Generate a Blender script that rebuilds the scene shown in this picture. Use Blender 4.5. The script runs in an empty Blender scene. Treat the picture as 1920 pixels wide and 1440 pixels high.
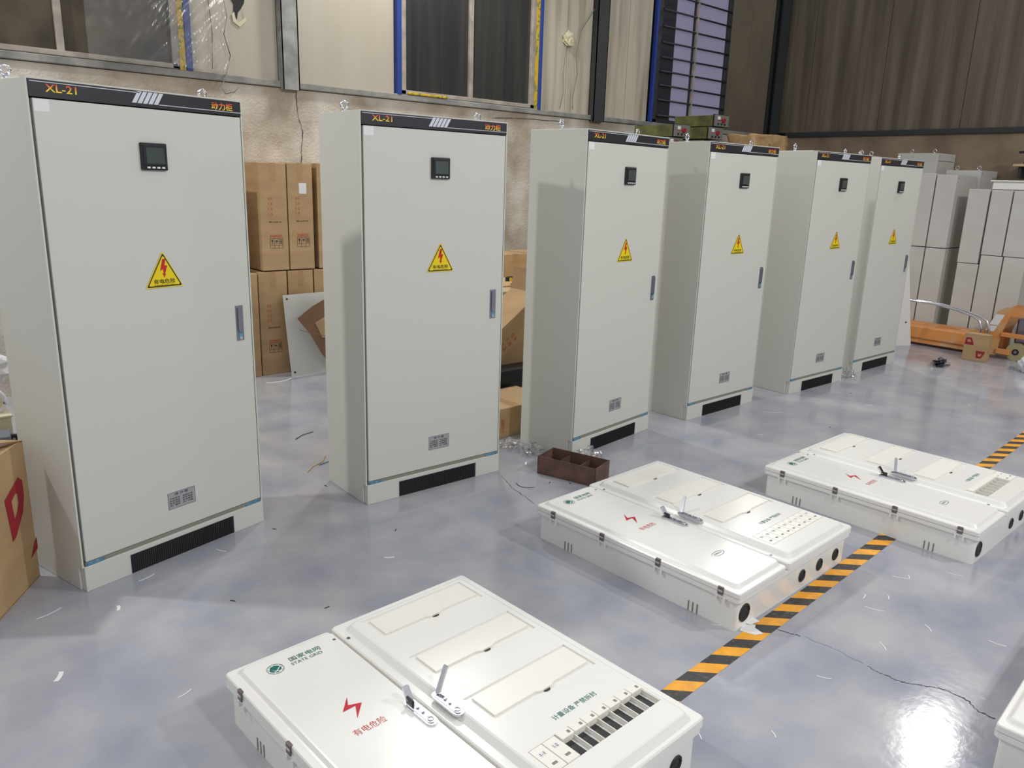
import bpy, bmesh, math, random
from mathutils import Vector, Matrix, noise
random.seed(7)
C = bpy.context.scene.collection
S = bpy.context.scene
PI = math.pi
R = math.radians

# ------------------------------------------------------------------ camera, world, lamps
cd = bpy.data.cameras.new('camera'); cam = bpy.data.objects.new('camera', cd); C.objects.link(cam)
cd.sensor_width = 36; cd.lens = 27.53; cd.clip_start = .05; cd.clip_end = 100
m3 = Matrix(((0.7561, 0.1425, -0.6388), (-0.6538, 0.2096, -0.7271), (0.0303, 0.9674, 0.2516)))
cam.matrix_world = Matrix.Translation((0, 0, 1.529)) @ m3.to_4x4()
S.camera = cam
w = bpy.data.worlds.new('hall_air'); S.world = w; w.use_nodes = True
w.node_tree.nodes['Background'].inputs[0].default_value = (.93, .95, 1, 1)
w.node_tree.nodes['Background'].inputs[1].default_value = .54
S.view_settings.view_transform = 'Standard'; S.view_settings.look = 'None'
S.view_settings.gamma = 1; S.view_settings.use_curve_mapping = False
S.view_settings.exposure = 0.04
# (place, aim, watts, source radius, cone): high bay lamps over the hall and two wall floods in the far corner; last pair added to light the cabinet fronts
LAMPS = [((-1.45, 5.05, 4.5), (-1.45, 5.05, 0), 370, .12, 150), ((4.0, 5.45, 4.5), (4.0, 4.3, 0), 225, .14, 140),
         ((8.7, 2.5, 4.55), (3.0, .6, 0), 180, .10, 100), ((9.3, 5.6, 4.5), (3.2, 1.6, 0), 260, .2, 84),
         ((2.0, -2.6, 4.6), (1.2, 1.4, 0), 330, .16, 150), ((5.4, -1.9, 4.6), (4.6, 1.5, 0), 400, .16, 150)]
for (loc, aim, pw, rad, cone) in LAMPS:
    l = bpy.data.lights.new('hall_lamp_light', 'SPOT'); l.energy = pw; l.shadow_soft_size = rad
    l.spot_size = R(cone); l.spot_blend = .5; l.color = (1, .975, .94)
    o = bpy.data.objects.new('hall_lamp_light', l); o.location = loc; C.objects.link(o)
    o.rotation_euler = (Vector(aim)-Vector(loc)).to_track_quat('-Z', 'Y').to_euler()

# ------------------------------------------------------------------ materials
def srgb(r, g, b):
    f = lambda c: ((c/255+.055)/1.055)**2.4 if c > 10 else c/255/12.92
    return (f(r), f(g), f(b), 1)
MATS = {}
def mat(name, col, rough=.5, metal=0, col2=None, scale=5, detail=5, bump=0, bscale=40, stretch=(1, 1, 1), lo=.35, hi=.65,
        emis=None, alpha=1, spec=.5, coords='Object', coat=0, rvar=0):
    if name in MATS: return MATS[name]
    m = bpy.data.materials.new(name); m.use_nodes = True; nt = m.node_tree; N = nt.nodes; L = nt.links
    b = N['Principled BSDF']; b.inputs['Base Color'].default_value = col
    b.inputs['Roughness'].default_value = rough; b.inputs['Metallic'].default_value = metal
    b.inputs['Specular IOR Level'].default_value = spec; b.inputs['Alpha'].default_value = alpha
    b.inputs['Coat Weight'].default_value = coat
    if emis: b.inputs['Emission Color'].default_value = col; b.inputs['Emission Strength'].default_value = emis
    tc = N.new('ShaderNodeTexCoord'); mp = N.new('ShaderNodeMapping'); L.new(tc.outputs[coords], mp.inputs[0])
    mp.inputs['Scale'].default_value = stretch
    if col2 or rvar:
        n = N.new('ShaderNodeTexNoise'); n.inputs['Scale'].default_value = scale; n.inputs['Detail'].default_value = detail
        L.new(mp.outputs[0], n.inputs['Vector'])
    if col2:
        r = N.new('ShaderNodeValToRGB'); r.color_ramp.elements[0].position = lo; r.color_ramp.elements[1].position = hi
        r.color_ramp.elements[0].color = col; r.color_ramp.elements[1].color = col2
        L.new(n.outputs[0], r.inputs[0]); L.new(r.outputs[0], b.inputs['Base Color'])
    if rvar:
        mr = N.new('ShaderNodeMapRange'); mr.inputs[3].default_value = rough-rvar; mr.inputs[4].default_value = rough+rvar
        mr.inputs[1].default_value = .3; mr.inputs[2].default_value = .7
        L.new(n.outputs[0], mr.inputs[0]); L.new(mr.outputs[0], b.inputs['Roughness'])
    if bump:
        n2 = N.new('ShaderNodeTexNoise'); n2.inputs['Scale'].default_value = bscale; n2.inputs['Detail'].default_value = 4
        L.new(mp.outputs[0], n2.inputs['Vector'])
        bp = N.new('ShaderNodeBump'); bp.inputs['Strength'].default_value = bump; bp.inputs['Distance'].default_value = .01
        L.new(n2.outputs[0], bp.inputs['Height']); L.new(bp.outputs[0], b.inputs['Normal'])
    MATS[name] = m
    return m
CAB = mat('cabinet_grey_paint', srgb(203, 204, 196), .42, bump=.02, bscale=300)
CAB2 = mat('enclosure_grey_paint', srgb(198, 197, 191), .5, bump=.03, bscale=200, col2=srgb(190, 188, 182), scale=3)
WHITE = mat('white_plastic', srgb(233, 232, 227), .2, coat=.3)
CREAM = mat('cream_plastic', srgb(234, 232, 223), .3)
BLACK = mat('black_plastic', srgb(26, 27, 30), .4)
BANNER = mat('banner_black', srgb(44, 45, 50), .35)
GAP = mat('dark_gap', srgb(40, 40, 40), .8)
GASK = mat('grey_gasket', srgb(132, 132, 120), .7)
FILM = mat('blue_film', srgb(60, 110, 150), .3, col2=srgb(110, 160, 180), scale=40)
CHROME = mat('chrome', srgb(215, 215, 222), .16, 1)
STEEL = mat('brushed_steel', srgb(150, 152, 165), .35, .85)
PLATE = mat('engraved_plate', srgb(165, 166, 168), .4, .2)
INK = mat('black_ink', srgb(40, 40, 42), .6)
RED = mat('red_ink', srgb(190, 28, 40), .5)
GREEN = mat('green_ink', srgb(10, 105, 95), .5)
YEL = mat('sign_yellow', srgb(232, 208, 10), .45)
ORN = mat('orange_ink', srgb(246, 150, 40), .5)
def two_tone(m, lowc, highc):
    N, L = m.node_tree.nodes, m.node_tree.links; tc = N.new('ShaderNodeTexCoord'); sp = N.new('ShaderNodeSeparateXYZ'); r = N.new('ShaderNodeValToRGB')
    r.color_ramp.elements[0].color = lowc; r.color_ramp.elements[1].color = highc; r.color_ramp.elements[0].position = .25; r.color_ramp.elements[1].position = .8
    L.new(tc.outputs['Object'], sp.inputs[0]); mr = N.new('ShaderNodeMapRange'); mr.inputs[1].default_value = 1.757; mr.inputs[2].default_value = 1.785; L.new(sp.outputs[2], mr.inputs[0]); L.new(mr.outputs[0], r.inputs[0]); L.new(r.outputs[0], N['Principled BSDF'].inputs['Base Color'])
two_tone(ORN, srgb(240, 205, 50), srgb(232, 84, 50))
SILV = mat('silver_print', srgb(205, 210, 218), .5)
PAPER = mat('paper_white', srgb(225, 225, 225), .7)
LCD = mat('lcd_green_grey', srgb(70, 80, 78), .2)
CARD = mat('cardboard', srgb(184, 154, 114), .8, col2=srgb(168, 138, 100), scale=3, bump=.08, bscale=60, stretch=(1, 1, 3))
CARDD = mat('cardboard_inside', srgb(130, 98, 72), .85, col2=srgb(115, 85, 62), scale=4)
TAPE = mat('packing_tape', srgb(172, 138, 98), .45)
CRED = mat('carton_red_print', srgb(150, 25, 40), .7)
CORG = mat('carton_orange_print', srgb(190, 80, 55), .7)
FLOOR = mat('epoxy_floor', srgb(146, 149, 163), .13, col2=srgb(176, 177, 179), scale=3.2, detail=12, bump=.035, bscale=30,
            stretch=(1, 1, 1), rvar=.03, lo=.30, hi=.70)
PLASTER = mat('brown_plaster', srgb(160, 147, 128), .9, col2=srgb(208, 201, 189), scale=3.0, detail=13, bump=.6, bscale=75, lo=.34, hi=.68)
LEDGE = mat('grey_ledge_steel', srgb(118, 117, 114), .7, col2=srgb(150, 148, 142), scale=6, bump=.3)
POST = mat('grey_post_paint', srgb(120, 120, 118), .6, col2=srgb(160, 160, 155), scale=7, detail=8)
POSTD = mat('dark_steel_column', srgb(48, 50, 52), .6)
PANEL = mat('cream_wall_panel', srgb(182, 175, 159), .6, col2=srgb(177, 170, 152), scale=1.2, stretch=(4, 1, .5))
BLUE = mat('blue_trim', srgb(30, 60, 140), .5)
YTAPE = mat('yellow_trim', srgb(205, 170, 30), .6, col2=srgb(120, 130, 60), scale=30, lo=.5, hi=.6)
ALU = mat('window_frame_paint', srgb(170, 160, 148), .5, col2=srgb(140, 132, 122), scale=9)
GLASS = mat('dusty_dark_glass', srgb(60, 54, 45), .5, spec=.2, col2=srgb(98, 87, 70), scale=3, detail=8, lo=.4, hi=.75)
GLASS2 = mat('dark_glass', srgb(52, 52, 52), .12, col2=srgb(64, 64, 62), scale=2, stretch=(8, 1, .3))
DUSK = mat('dusk_window_glass', srgb(114, 111, 132), .5, emis=.66, col2=srgb(106, 103, 126), scale=2, spec=.2)
BAR = mat('dark_window_bar', srgb(42, 42, 50), .5)
RUSTY = mat('brown_channel_steel', srgb(92, 70, 64), .5, .1, col2=srgb(118, 86, 76), scale=12, detail=8, bump=.1)
ORANGE = mat('orange_paint', srgb(214, 142, 76), .5, col2=srgb(200, 168, 130), scale=6, lo=.5, hi=.7, detail=8)
WELD = mat('green_paint', srgb(112, 116, 64), .5, col2=srgb(82, 80, 48), scale=8)
WELDP = mat('grey_control_panel', srgb(120, 120, 112), .5)
KRAFT = mat('kraft_paper', srgb(200, 165, 120), .8, col2=srgb(180, 145, 100), scale=8, bump=.3, bscale=12)
WOOD = mat('pale_wood', srgb(200, 180, 140), .7, col2=srgb(180, 158, 118), scale=4, stretch=(1, 12, 1))
HAZB = mat('tape_black', srgb(58, 57, 55), .6, col2=srgb(110, 108, 105), scale=60, lo=.55, hi=.8)
HAZY = mat('tape_yellow', srgb(245, 172, 38), .5, col2=srgb(225, 155, 50), scale=20)
CRACK = mat('crack_dark', srgb(70, 72, 78), .9)
WIRE = mat('wire_grey', srgb(110, 105, 98), .6)
RUBBER = mat('black_rubber', srgb(35, 35, 37), .6)
BROWNC = mat('hinge_brown', srgb(120, 108, 104), .4, .5)
BROWNW = mat('stained_shaded_panel', srgb(86, 77, 65), .6, col2=srgb(124, 114, 98), scale=1.1, detail=6, stretch=(1, 6, .35), lo=.35, hi=.7)  # stain and the wall's weak light together set this dark base colour
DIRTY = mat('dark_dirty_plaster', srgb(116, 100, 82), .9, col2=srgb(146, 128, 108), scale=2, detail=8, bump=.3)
STAINP = mat('stained_cream_panel', srgb(150, 140, 122), .6, col2=srgb(190, 182, 163), scale=1.5, detail=6, stretch=(6, 1, .4), lo=.3, hi=.55)
MUD = mat('worn_yellow_rubber', srgb(165, 155, 115), .7)
CREAMBOX = mat('cream_box', srgb(205, 198, 165), .6)
BAGW = mat('white_bag', srgb(222, 222, 226), .5)
def clear_film():
    m = bpy.data.materials.new('clear_plastic_film'); m.use_nodes = True; nt = m.node_tree; N = nt.nodes; L = nt.links
    N.remove(N['Principled BSDF'])
    g = N.new('ShaderNodeBsdfGlossy'); g.inputs['Roughness'].default_value = .16
    d = N.new('ShaderNodeBsdfDiffuse'); d.inputs[0].default_value = (.85, .87, .9, 1)
    t = N.new('ShaderNodeBsdfTransparent'); m1 = N.new('ShaderNodeMixShader'); m2 = N.new('ShaderNodeMixShader')
    m1.inputs[0].default_value = .06; L.new(t.outputs[0], m1.inputs[1]); L.new(d.outputs[0], m1.inputs[2])
    fr = N.new('ShaderNodeFresnel'); fr.inputs[0].default_value = 1.35
    L.new(fr.outputs[0], m2.inputs[0]); L.new(m1.outputs[0], m2.inputs[1]); L.new(g.outputs[0], m2.inputs[2])
    L.new(m2.outputs[0], N['Material Output'].inputs[0]); return m
CLEAR = clear_film()

# ------------------------------------------------------------------ mesh helpers
def tag(o, label=None, cat=None, group=None, kind=None):
    if label: o['label'] = label
    if cat: o['category'] = cat
    if group: o['group'] = group
    if kind: o['kind'] = kind
    return o
def thing(name, label, cat, loc=(0, 0, 0), rz=0, group=None):
    o = bpy.data.objects.new(name, None); C.objects.link(o); o.location = loc; o.rotation_euler = (0, 0, rz)
    o.empty_display_size = .05
    return tag(o, label, cat, group)
def link(name, me, parent=None):
    o = bpy.data.objects.new(name, me); C.objects.link(o)
    if parent: o.parent = parent
    return o
class MB:
    def __init__(s): s.bm = bmesh.new(); s.mats = []; s.mi = 0
    def m(s, mt):
        if mt not in s.mats: s.mats.append(mt)
        s.mi = s.mats.index(mt); return s
    def _add(s, b2, M=None):
        if M is not None: b2.transform(M)
        vm = [s.bm.verts.new(v.co) for v in b2.verts]; b2.verts.index_update()
        for f in b2.faces:
            try: nf = s.bm.faces.new([vm[v.index] for v in f.verts]); nf.material_index = s.mi; nf.smooth = f.smooth
            except ValueError: pass
        b2.free(); return s
    def box(s, x0, x1, y0, y1, z0, z1, r=0, M=None, seg=2):
        b = bmesh.new()
        bmesh.ops.create_cube(b, size=1, matrix=Matrix.Translation(((x0+x1)/2, (y0+y1)/2, (z0+z1)/2)) @ Matrix.Diagonal((abs(x1-x0), abs(y1-y0), abs(z1-z0), 1)))
        if r: bmesh.ops.bevel(b, geom=list(b.edges), offset=r, segments=seg, affect='EDGES', profile=.5)
        b.verts.index_update(); return s._add(b, M)
    def cyl(s, p0, p1, r, n=12, r2=None):
        p0, p1 = Vector(p0), Vector(p1); d = p1-p0; q = d.to_track_quat('Z', 'Y').to_matrix().to_4x4()
        b = bmesh.new(); bmesh.ops.create_cone(b, cap_ends=True, segments=n, radius1=r, radius2=r if r2 is None else r2, depth=d.length)
        for f in b.faces: f.smooth = len(f.verts) == 4
        b.verts.index_update(); return s._add(b, Matrix.Translation((p0+p1)/2) @ q)
    def tube(s, pts, r, n=8, closed=False):
        pts = [Vector(p) for p in pts]; k = len(pts); rings = []
        up = Vector((0, 0, 1))
        for i, p in enumerate(pts):
            a = pts[(i-1) % k] if closed or i else p; b = pts[(i+1) % k] if closed or i < k-1 else p
            t = (b-a).normalized(); u = t.cross(up)
            if u.length < 1e-3: u = t.cross(Vector((1, 0, 0)))
            u.normalize(); v = u.cross(t)
            rings.append([s.bm.verts.new(p+r*(math.cos(2*PI*j/n)*u+math.sin(2*PI*j/n)*v)) for j in range(n)])
        for i in range(k if closed else k-1):
            A, B = rings[i], rings[(i+1) % k]
            for j in range(n):
                f = s.bm.faces.new((A[j], A[(j+1) % n], B[(j+1) % n], B[j])); f.smooth = True; f.material_index = s.mi
        if not closed:
            for A in (rings[0], rings[-1]):
                f = s.bm.faces.new(A); f.material_index = s.mi
        return s
    def torus(s, c, rr, r, axis='y', n=20, k=8):
        c = Vector(c); P = []
        for i in range(n):
            a = 2*PI*i/n; ca, sa = rr*math.cos(a), rr*math.sin(a)
            P.append(c+(Vector((ca, 0, sa)) if axis == 'y' else Vector((0, ca, sa)) if axis == 'x' else Vector((ca, sa, 0))))
        return s.tube(P, r, k, True)
    def prism(s, poly, M, h, holes=()):
        """outline in the local xy plane, thickness h along local z, holes as outlines, placed by M"""
        b = bmesh.new()
        def ring(pl, z):
            vs = [b.verts.new((x, y, z)) for x, y in pl]; return vs
        loops0 = [ring(p, 0) for p in [poly]+list(holes)]; loops1 = [ring(p, h) for p in [poly]+list(holes)] if h else None
        for A in ([loops0] + ([loops1] if h else [])):
            es = []
            for lp in A: es += [b.edges.new((lp[i], lp[(i+1) % len(lp)])) for i in range(len(lp))]
            bmesh.ops.triangle_fill(b, use_beauty=True, edges=es, normal=(0, 0, 1))
        if h:
            for A, B in zip(loops0, loops1):
                for i in range(len(A)): b.faces.new((A[i], A[(i+1) % len(A)], B[(i+1) % len(A)], B[i]))
            bmesh.ops.recalc_face_normals(b, faces=b.faces)
        b.verts.index_update(); return s._add(b, M)
    def quad(s, *p):
        f = s.bm.faces.new([s.bm.verts.new(q) for q in p]); f.material_index = s.mi; return s
    def loft(s, rings, cap=True, smooth=False):
        V = [[s.bm.verts.new(p) for p in r] for r in rings]; n = len(V[0])
        for a, b in zip(V, V[1:]):
            for i in range(n):
                f = s.bm.faces.new((a[i], a[(i+1) % n], b[(i+1) % n], b[i])); f.material_index = s.mi; f.smooth = smooth
        if cap:
            f = s.bm.faces.new(V[-1]); f.material_index = s.mi
            f = s.bm.faces.new(V[0][::-1]); f.material_index = s.mi
        return s
    def me(s, name):
        bmesh.ops.recalc_face_normals(s.bm, faces=s.bm.faces)
        me = bpy.data.meshes.new(name); s.bm.to_mesh(me); s.bm.free()
        for t in s.mats: me.materials.append(t)
        return me
    def obj(s, name, parent=None): return link(name, s.me(name), parent)
def B(mt): return MB().m(mt)
def rrect(x0, x1, y0, y1, r, n=5):
    P = []
    for cx, cy, a0 in ((x1-r, y1-r, 0), (x0+r, y1-r, 90), (x0+r, y0+r, 180), (x1-r, y0+r, 270)):
        for i in range(n+1):
            a = R(a0+90*i/n); P.append((cx+r*math.cos(a), cy+r*math.sin(a)))
    return P
def circ(cx, cy, r, n=24, sx=1): return [(cx+r*sx*math.cos(2*PI*i/n), cy+r*math.sin(2*PI*i/n)) for i in range(n)]
def frame(o, ex, ey):
    ex, ey = Vector(ex).normalized(), Vector(ey).normalized(); ez = ex.cross(ey)
    return Matrix(((ex.x, ey.x, ez.x, o[0]), (ex.y, ey.y, ez.y, o[1]), (ex.z, ey.z, ez.z, o[2]), (0, 0, 0, 1)))
TX = {}
def text(name, body, width, o, ex, ey, mt, parent, height=None, bold=0, center=False, sub=None, mats=None):
    """flat lettering: baseline start o, reading along ex, up along ey, squeezed to width (and height)"""
    key = (body, width, height, tuple(o), tuple(ex), tuple(ey), mt.name, bold, center)
    if key not in TX:
        cu = bpy.data.curves.new('lettering', 'FONT'); cu.body = body; cu.size = 1; cu.offset = bold; cu.resolution_u = 3
        ob = bpy.data.objects.new('lettering', cu); C.objects.link(ob)
        dg = bpy.context.evaluated_depsgraph_get(); dg.update()
        me = bpy.data.meshes.new_from_object(ob.evaluated_get(dg)); bpy.data.objects.remove(ob)
        xs = [v.co.x for v in me.vertices]; ys = [v.co.y for v in me.vertices]
        x0, x1, y0, y1 = min(xs), max(xs), min(ys), max(ys)
        k = width/(x1-x0); ky = height/(y1-y0) if height else k
        me.transform(Matrix.Diagonal((k, ky, 1, 1)) @ Matrix.Translation((-x0-((x1-x0)/2 if center else 0), -y0, 0)))
        me.transform(frame(o, ex, ey)); me.materials.clear(); me.materials.append(mt); me.name = 'lettering'
        TX[key] = me
    return link(name, TX[key], parent)

# ------------------------------------------------------------------ setting
XW, YW, ZT = 9.9, 6.1, 4.6
fl = B(FLOOR).box(-9, XW+.2, -9, YW+.2, -.1, 0).obj('floor'); tag(fl, kind='structure')
def crack(pts, wd, parent=fl, M=None):
    b = B(CRACK); P = []
    for (a, c) in zip(pts, pts[1:]):
        n = 7
        for i in range(n): P.append((a[0]+(c[0]-a[0])*i/n+random.uniform(-1, 1)*.004, a[1]+(c[1]-a[1])*i/n+random.uniform(-1, 1)*.004))
    P.append(pts[-1])
    for (a, c) in zip(P, P[1:]):
        d = Vector((c[0]-a[0], c[1]-a[1])); 
        if d.length < 1e-5: continue
        n = Vector((-d.y, d.x)).normalized()*wd*random.uniform(.3, 1)/2; e = d.normalized()*wd*.3
        q = [(a[0]-n.x, a[1]-n.y), (c[0]+e.x-n.x, c[1]+e.y-n.y), (c[0]+e.x+n.x, c[1]+e.y+n.y), (a[0]+n.x, a[1]+n.y)]
        q3 = [Vector((x, y, .0008)) for x, y in q]
        if M is not None: q3 = [M @ v for v in q3]
        b.quad(*q3)
    return b.obj('crack', parent)
crack([(2.428, .928), (2.422, .881), (2.426, .831), (2.44, .794), (2.474, .75), (2.497, .711), (2.503, .665), (2.495, .638), (2.465, .598), (2.471, .555)], .0045)
crack([(2.376, 1.276), (2.397, 1.194), (2.415, 1.162)], .004); crack([(2.42, 1.15), (2.433, 1.053), (2.43, .94)], .0015)
crack([(2.56, 2.978), (2.494, 2.813), (2.48, 2.735), (2.447, 2.592)], .004)
# back wall: plastered parapet, steel ledge, sandwich panels, posts, windows
ZL = 2.17
wb = B(PLASTER).box(-4, XW+.2, YW, YW+.25, 0, ZL).obj('wall_back'); tag(wb, kind='structure')
Mw = frame((0, YW-.001, 0), (1, 0, 0), (0, 0, 1))
Mw2 = Mw @ Matrix.Translation((0, 0, .001))
for pts in ([(2.99, 2.17), (3.0, 1.98), (3.04, 1.85), (3.02, 1.72), (3.01, 1.55)], [(5.0, 2.1), (5.3, 2.12), (5.9, 2.13)]):
    crack(pts, .008, wb, Mw2)
trim = B(LEDGE).box(-4, 9.85, YW-.025, YW+.08, ZL+.004, ZL+.052, .006).obj('trim_1'); tag(trim, kind='structure')
def panel(x0, x1, mt, z0=ZL+.055, z1=ZT, y=YW+.02, parent=wb, nm='panel'):
    b = B(mt).box(x0+.003, x1-.003, y, y+.06, z0, z1, .002)
    if mt is BROWNW:
        n = max(1, int((x1-x0)/.11))
        for i in range(1, n):
            x = x0+(x1-x0)*i/n; b.box(x-.008, x+.008, y-.0015, y+.01, z0, z1)
    return b.obj(nm, parent)
for a, c, mt in ((2.19, 2.86, PANEL), (3.0, 3.92, PANEL), (5.60, 5.98, STAINP), (5.98, 6.34, STAINP),
                 (6.50, 6.9, STAINP), (6.9, 7.28, STAINP), (8.72, 9.2, BROWNW), (9.2, 9.66, BROWNW), (9.66, 10.05, BROWNW)):
    panel(a, c, mt)
panel(-4, .2, PANEL)
def post(x0, x1, mt, d=.09, nm='trim_2'):
    b = B(mt)
    b.box(x0, x1, YW-.06, YW-.052, ZL-.01, ZT).box(x0, x1, YW+.012, YW+.02, ZL-.01, ZT)
    b.box(x0, x0+.01, YW-.06, YW+.02, ZL-.01, ZT).box(x1-.01, x1, YW-.06, YW+.02, ZL-.01, ZT)
    return tag(b.obj(nm), kind='structure')
post(2.86, 3.0, POST, nm='trim_2'); post(6.33, 6.50, POSTD, nm='trim_3')
def strip(x0, x1, mt, nm, z0=ZL+.05, z1=ZT, y=YW-.012): return tag(B(mt).box(x0, x1, y, YW+.02, z0, z1, .003).obj(nm), kind='structure')
strip(2.145, 2.19, BLUE, 'trim_4', y=YW-.03); strip(2.10, 2.145, YTAPE, 'trim_5', y=YW-.02)
strip(3.92, 3.965, BLUE, 'trim_6', y=YW-.03)
strip(5.56, 5.60, BLUE, 'trim_7', y=YW-.03); strip(5.515, 5.56, YTAPE, 'trim_8', y=YW-.02); strip(7.305, 7.335, BLUE, 'trim_9', y=YW-.03)
def window(n, x0, x1, mull, gm, fw=.045, fm=ALU, z0=ZL+.055):
    w_ = thing('window_%d' % n, None, None); w_['kind'] = 'structure'
    f = B(fm).box(x0, x0+fw, YW-.02, YW+.05, z0, ZT, .004).box(x1-fw, x1, YW-.02, YW+.05, z0, ZT, .004)
    f.box(x0, x1, YW-.02, YW+.05, z0, z0+.035, .004)
    for m_ in mull: f.box(m_-.022, m_+.022, YW-.015, YW+.045, z0, ZT, .003)
    f.obj('window_frame', w_)
    ed = [x0+fw]+[v for m_ in mull for v in (m_-.022, m_+.022)]+[x1-fw]
    for a, c in zip(ed[::2], ed[1::2]):
        B(gm).box(a-.004, c+.004, YW+.012, YW+.018, z0+.03, ZT).obj('pane', w_)
    return w_
window(1, .2, 2.10, (1.35,), GLASS, .05)
w2 = window(2, 3.965, 5.515, (4.73,), GLASS2, .05)
B(YTAPE).box(4.03, 4.45, YW-.03, YW-.005, 2.225, 2.245, .004).obj('foam_strip', w2)
w3 = window(3, 7.34, 8.72, (8.02,), DUSK, .07, POSTD)
B(BAR).box(7.41, 7.66, YW-.004, YW+.01, 2.25, ZT).obj('dark_side_panel', w3)
for k in range(12):
    z = 2.30+.158*k
    B(BAR).cyl((7.40, YW-.035, z+.012*math.sin(k)), (8.68, YW-.035, z), .011, 8).obj('bar', w3)
B(ALU).box(8.0, 8.03, YW-.045, YW-.02, 2.23, ZT).obj('casement_edge', w3)
# right wall
wbk = B(GAP).box(-4, XW+.3, YW+.09, YW+.2, ZL+.001, ZT+.6).obj('leak_backing_back'); tag(wbk, kind='structure')  # unseen backing added behind the panels to stop light leaking in
wrk = B(GAP).box(XW+.09, XW+.24, -6, YW+.2, ZL+.03, ZT+.6).obj('leak_backing_right'); tag(wrk, kind='structure')  # same added light stop behind the right wall panels
wr = B(DIRTY).box(XW, XW+.25, -6, YW+.2, 0, ZL+.02).obj('wall_right'); tag(wr, kind='structure')
y = -1.0
while y < YW-.02:
    y1 = min(y+.95, YW+.02)
    b = B(BROWNW).box(XW+.02, XW+.08, y+.003, y1-.003, ZL+.08, ZT+.6, .002)
    for i in range(1, 9):
        yy = y+(y1-y)*i/9; b.box(XW+.017, XW+.03, yy-.012, yy+.012, ZL+.08, ZT+.6)
    b.obj('panel', wr); y = y1
tag(B(POSTD).box(XW-.03, XW+.08, -6, YW-.2, ZL+.02, ZL+.08, .005).obj('trim_10'), kind='structure')
c_ = B(POSTD).box(9.69, 9.87, YW-.10, YW-.085, 0, ZT+.6).box(9.69, 9.87, YW-.015, YW-.001, 0, ZT+.6).box(9.77, 9.785, YW-.085, YW-.015, 0, ZT+.6)
tag(c_.obj('trim_11'), kind='structure')

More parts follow.
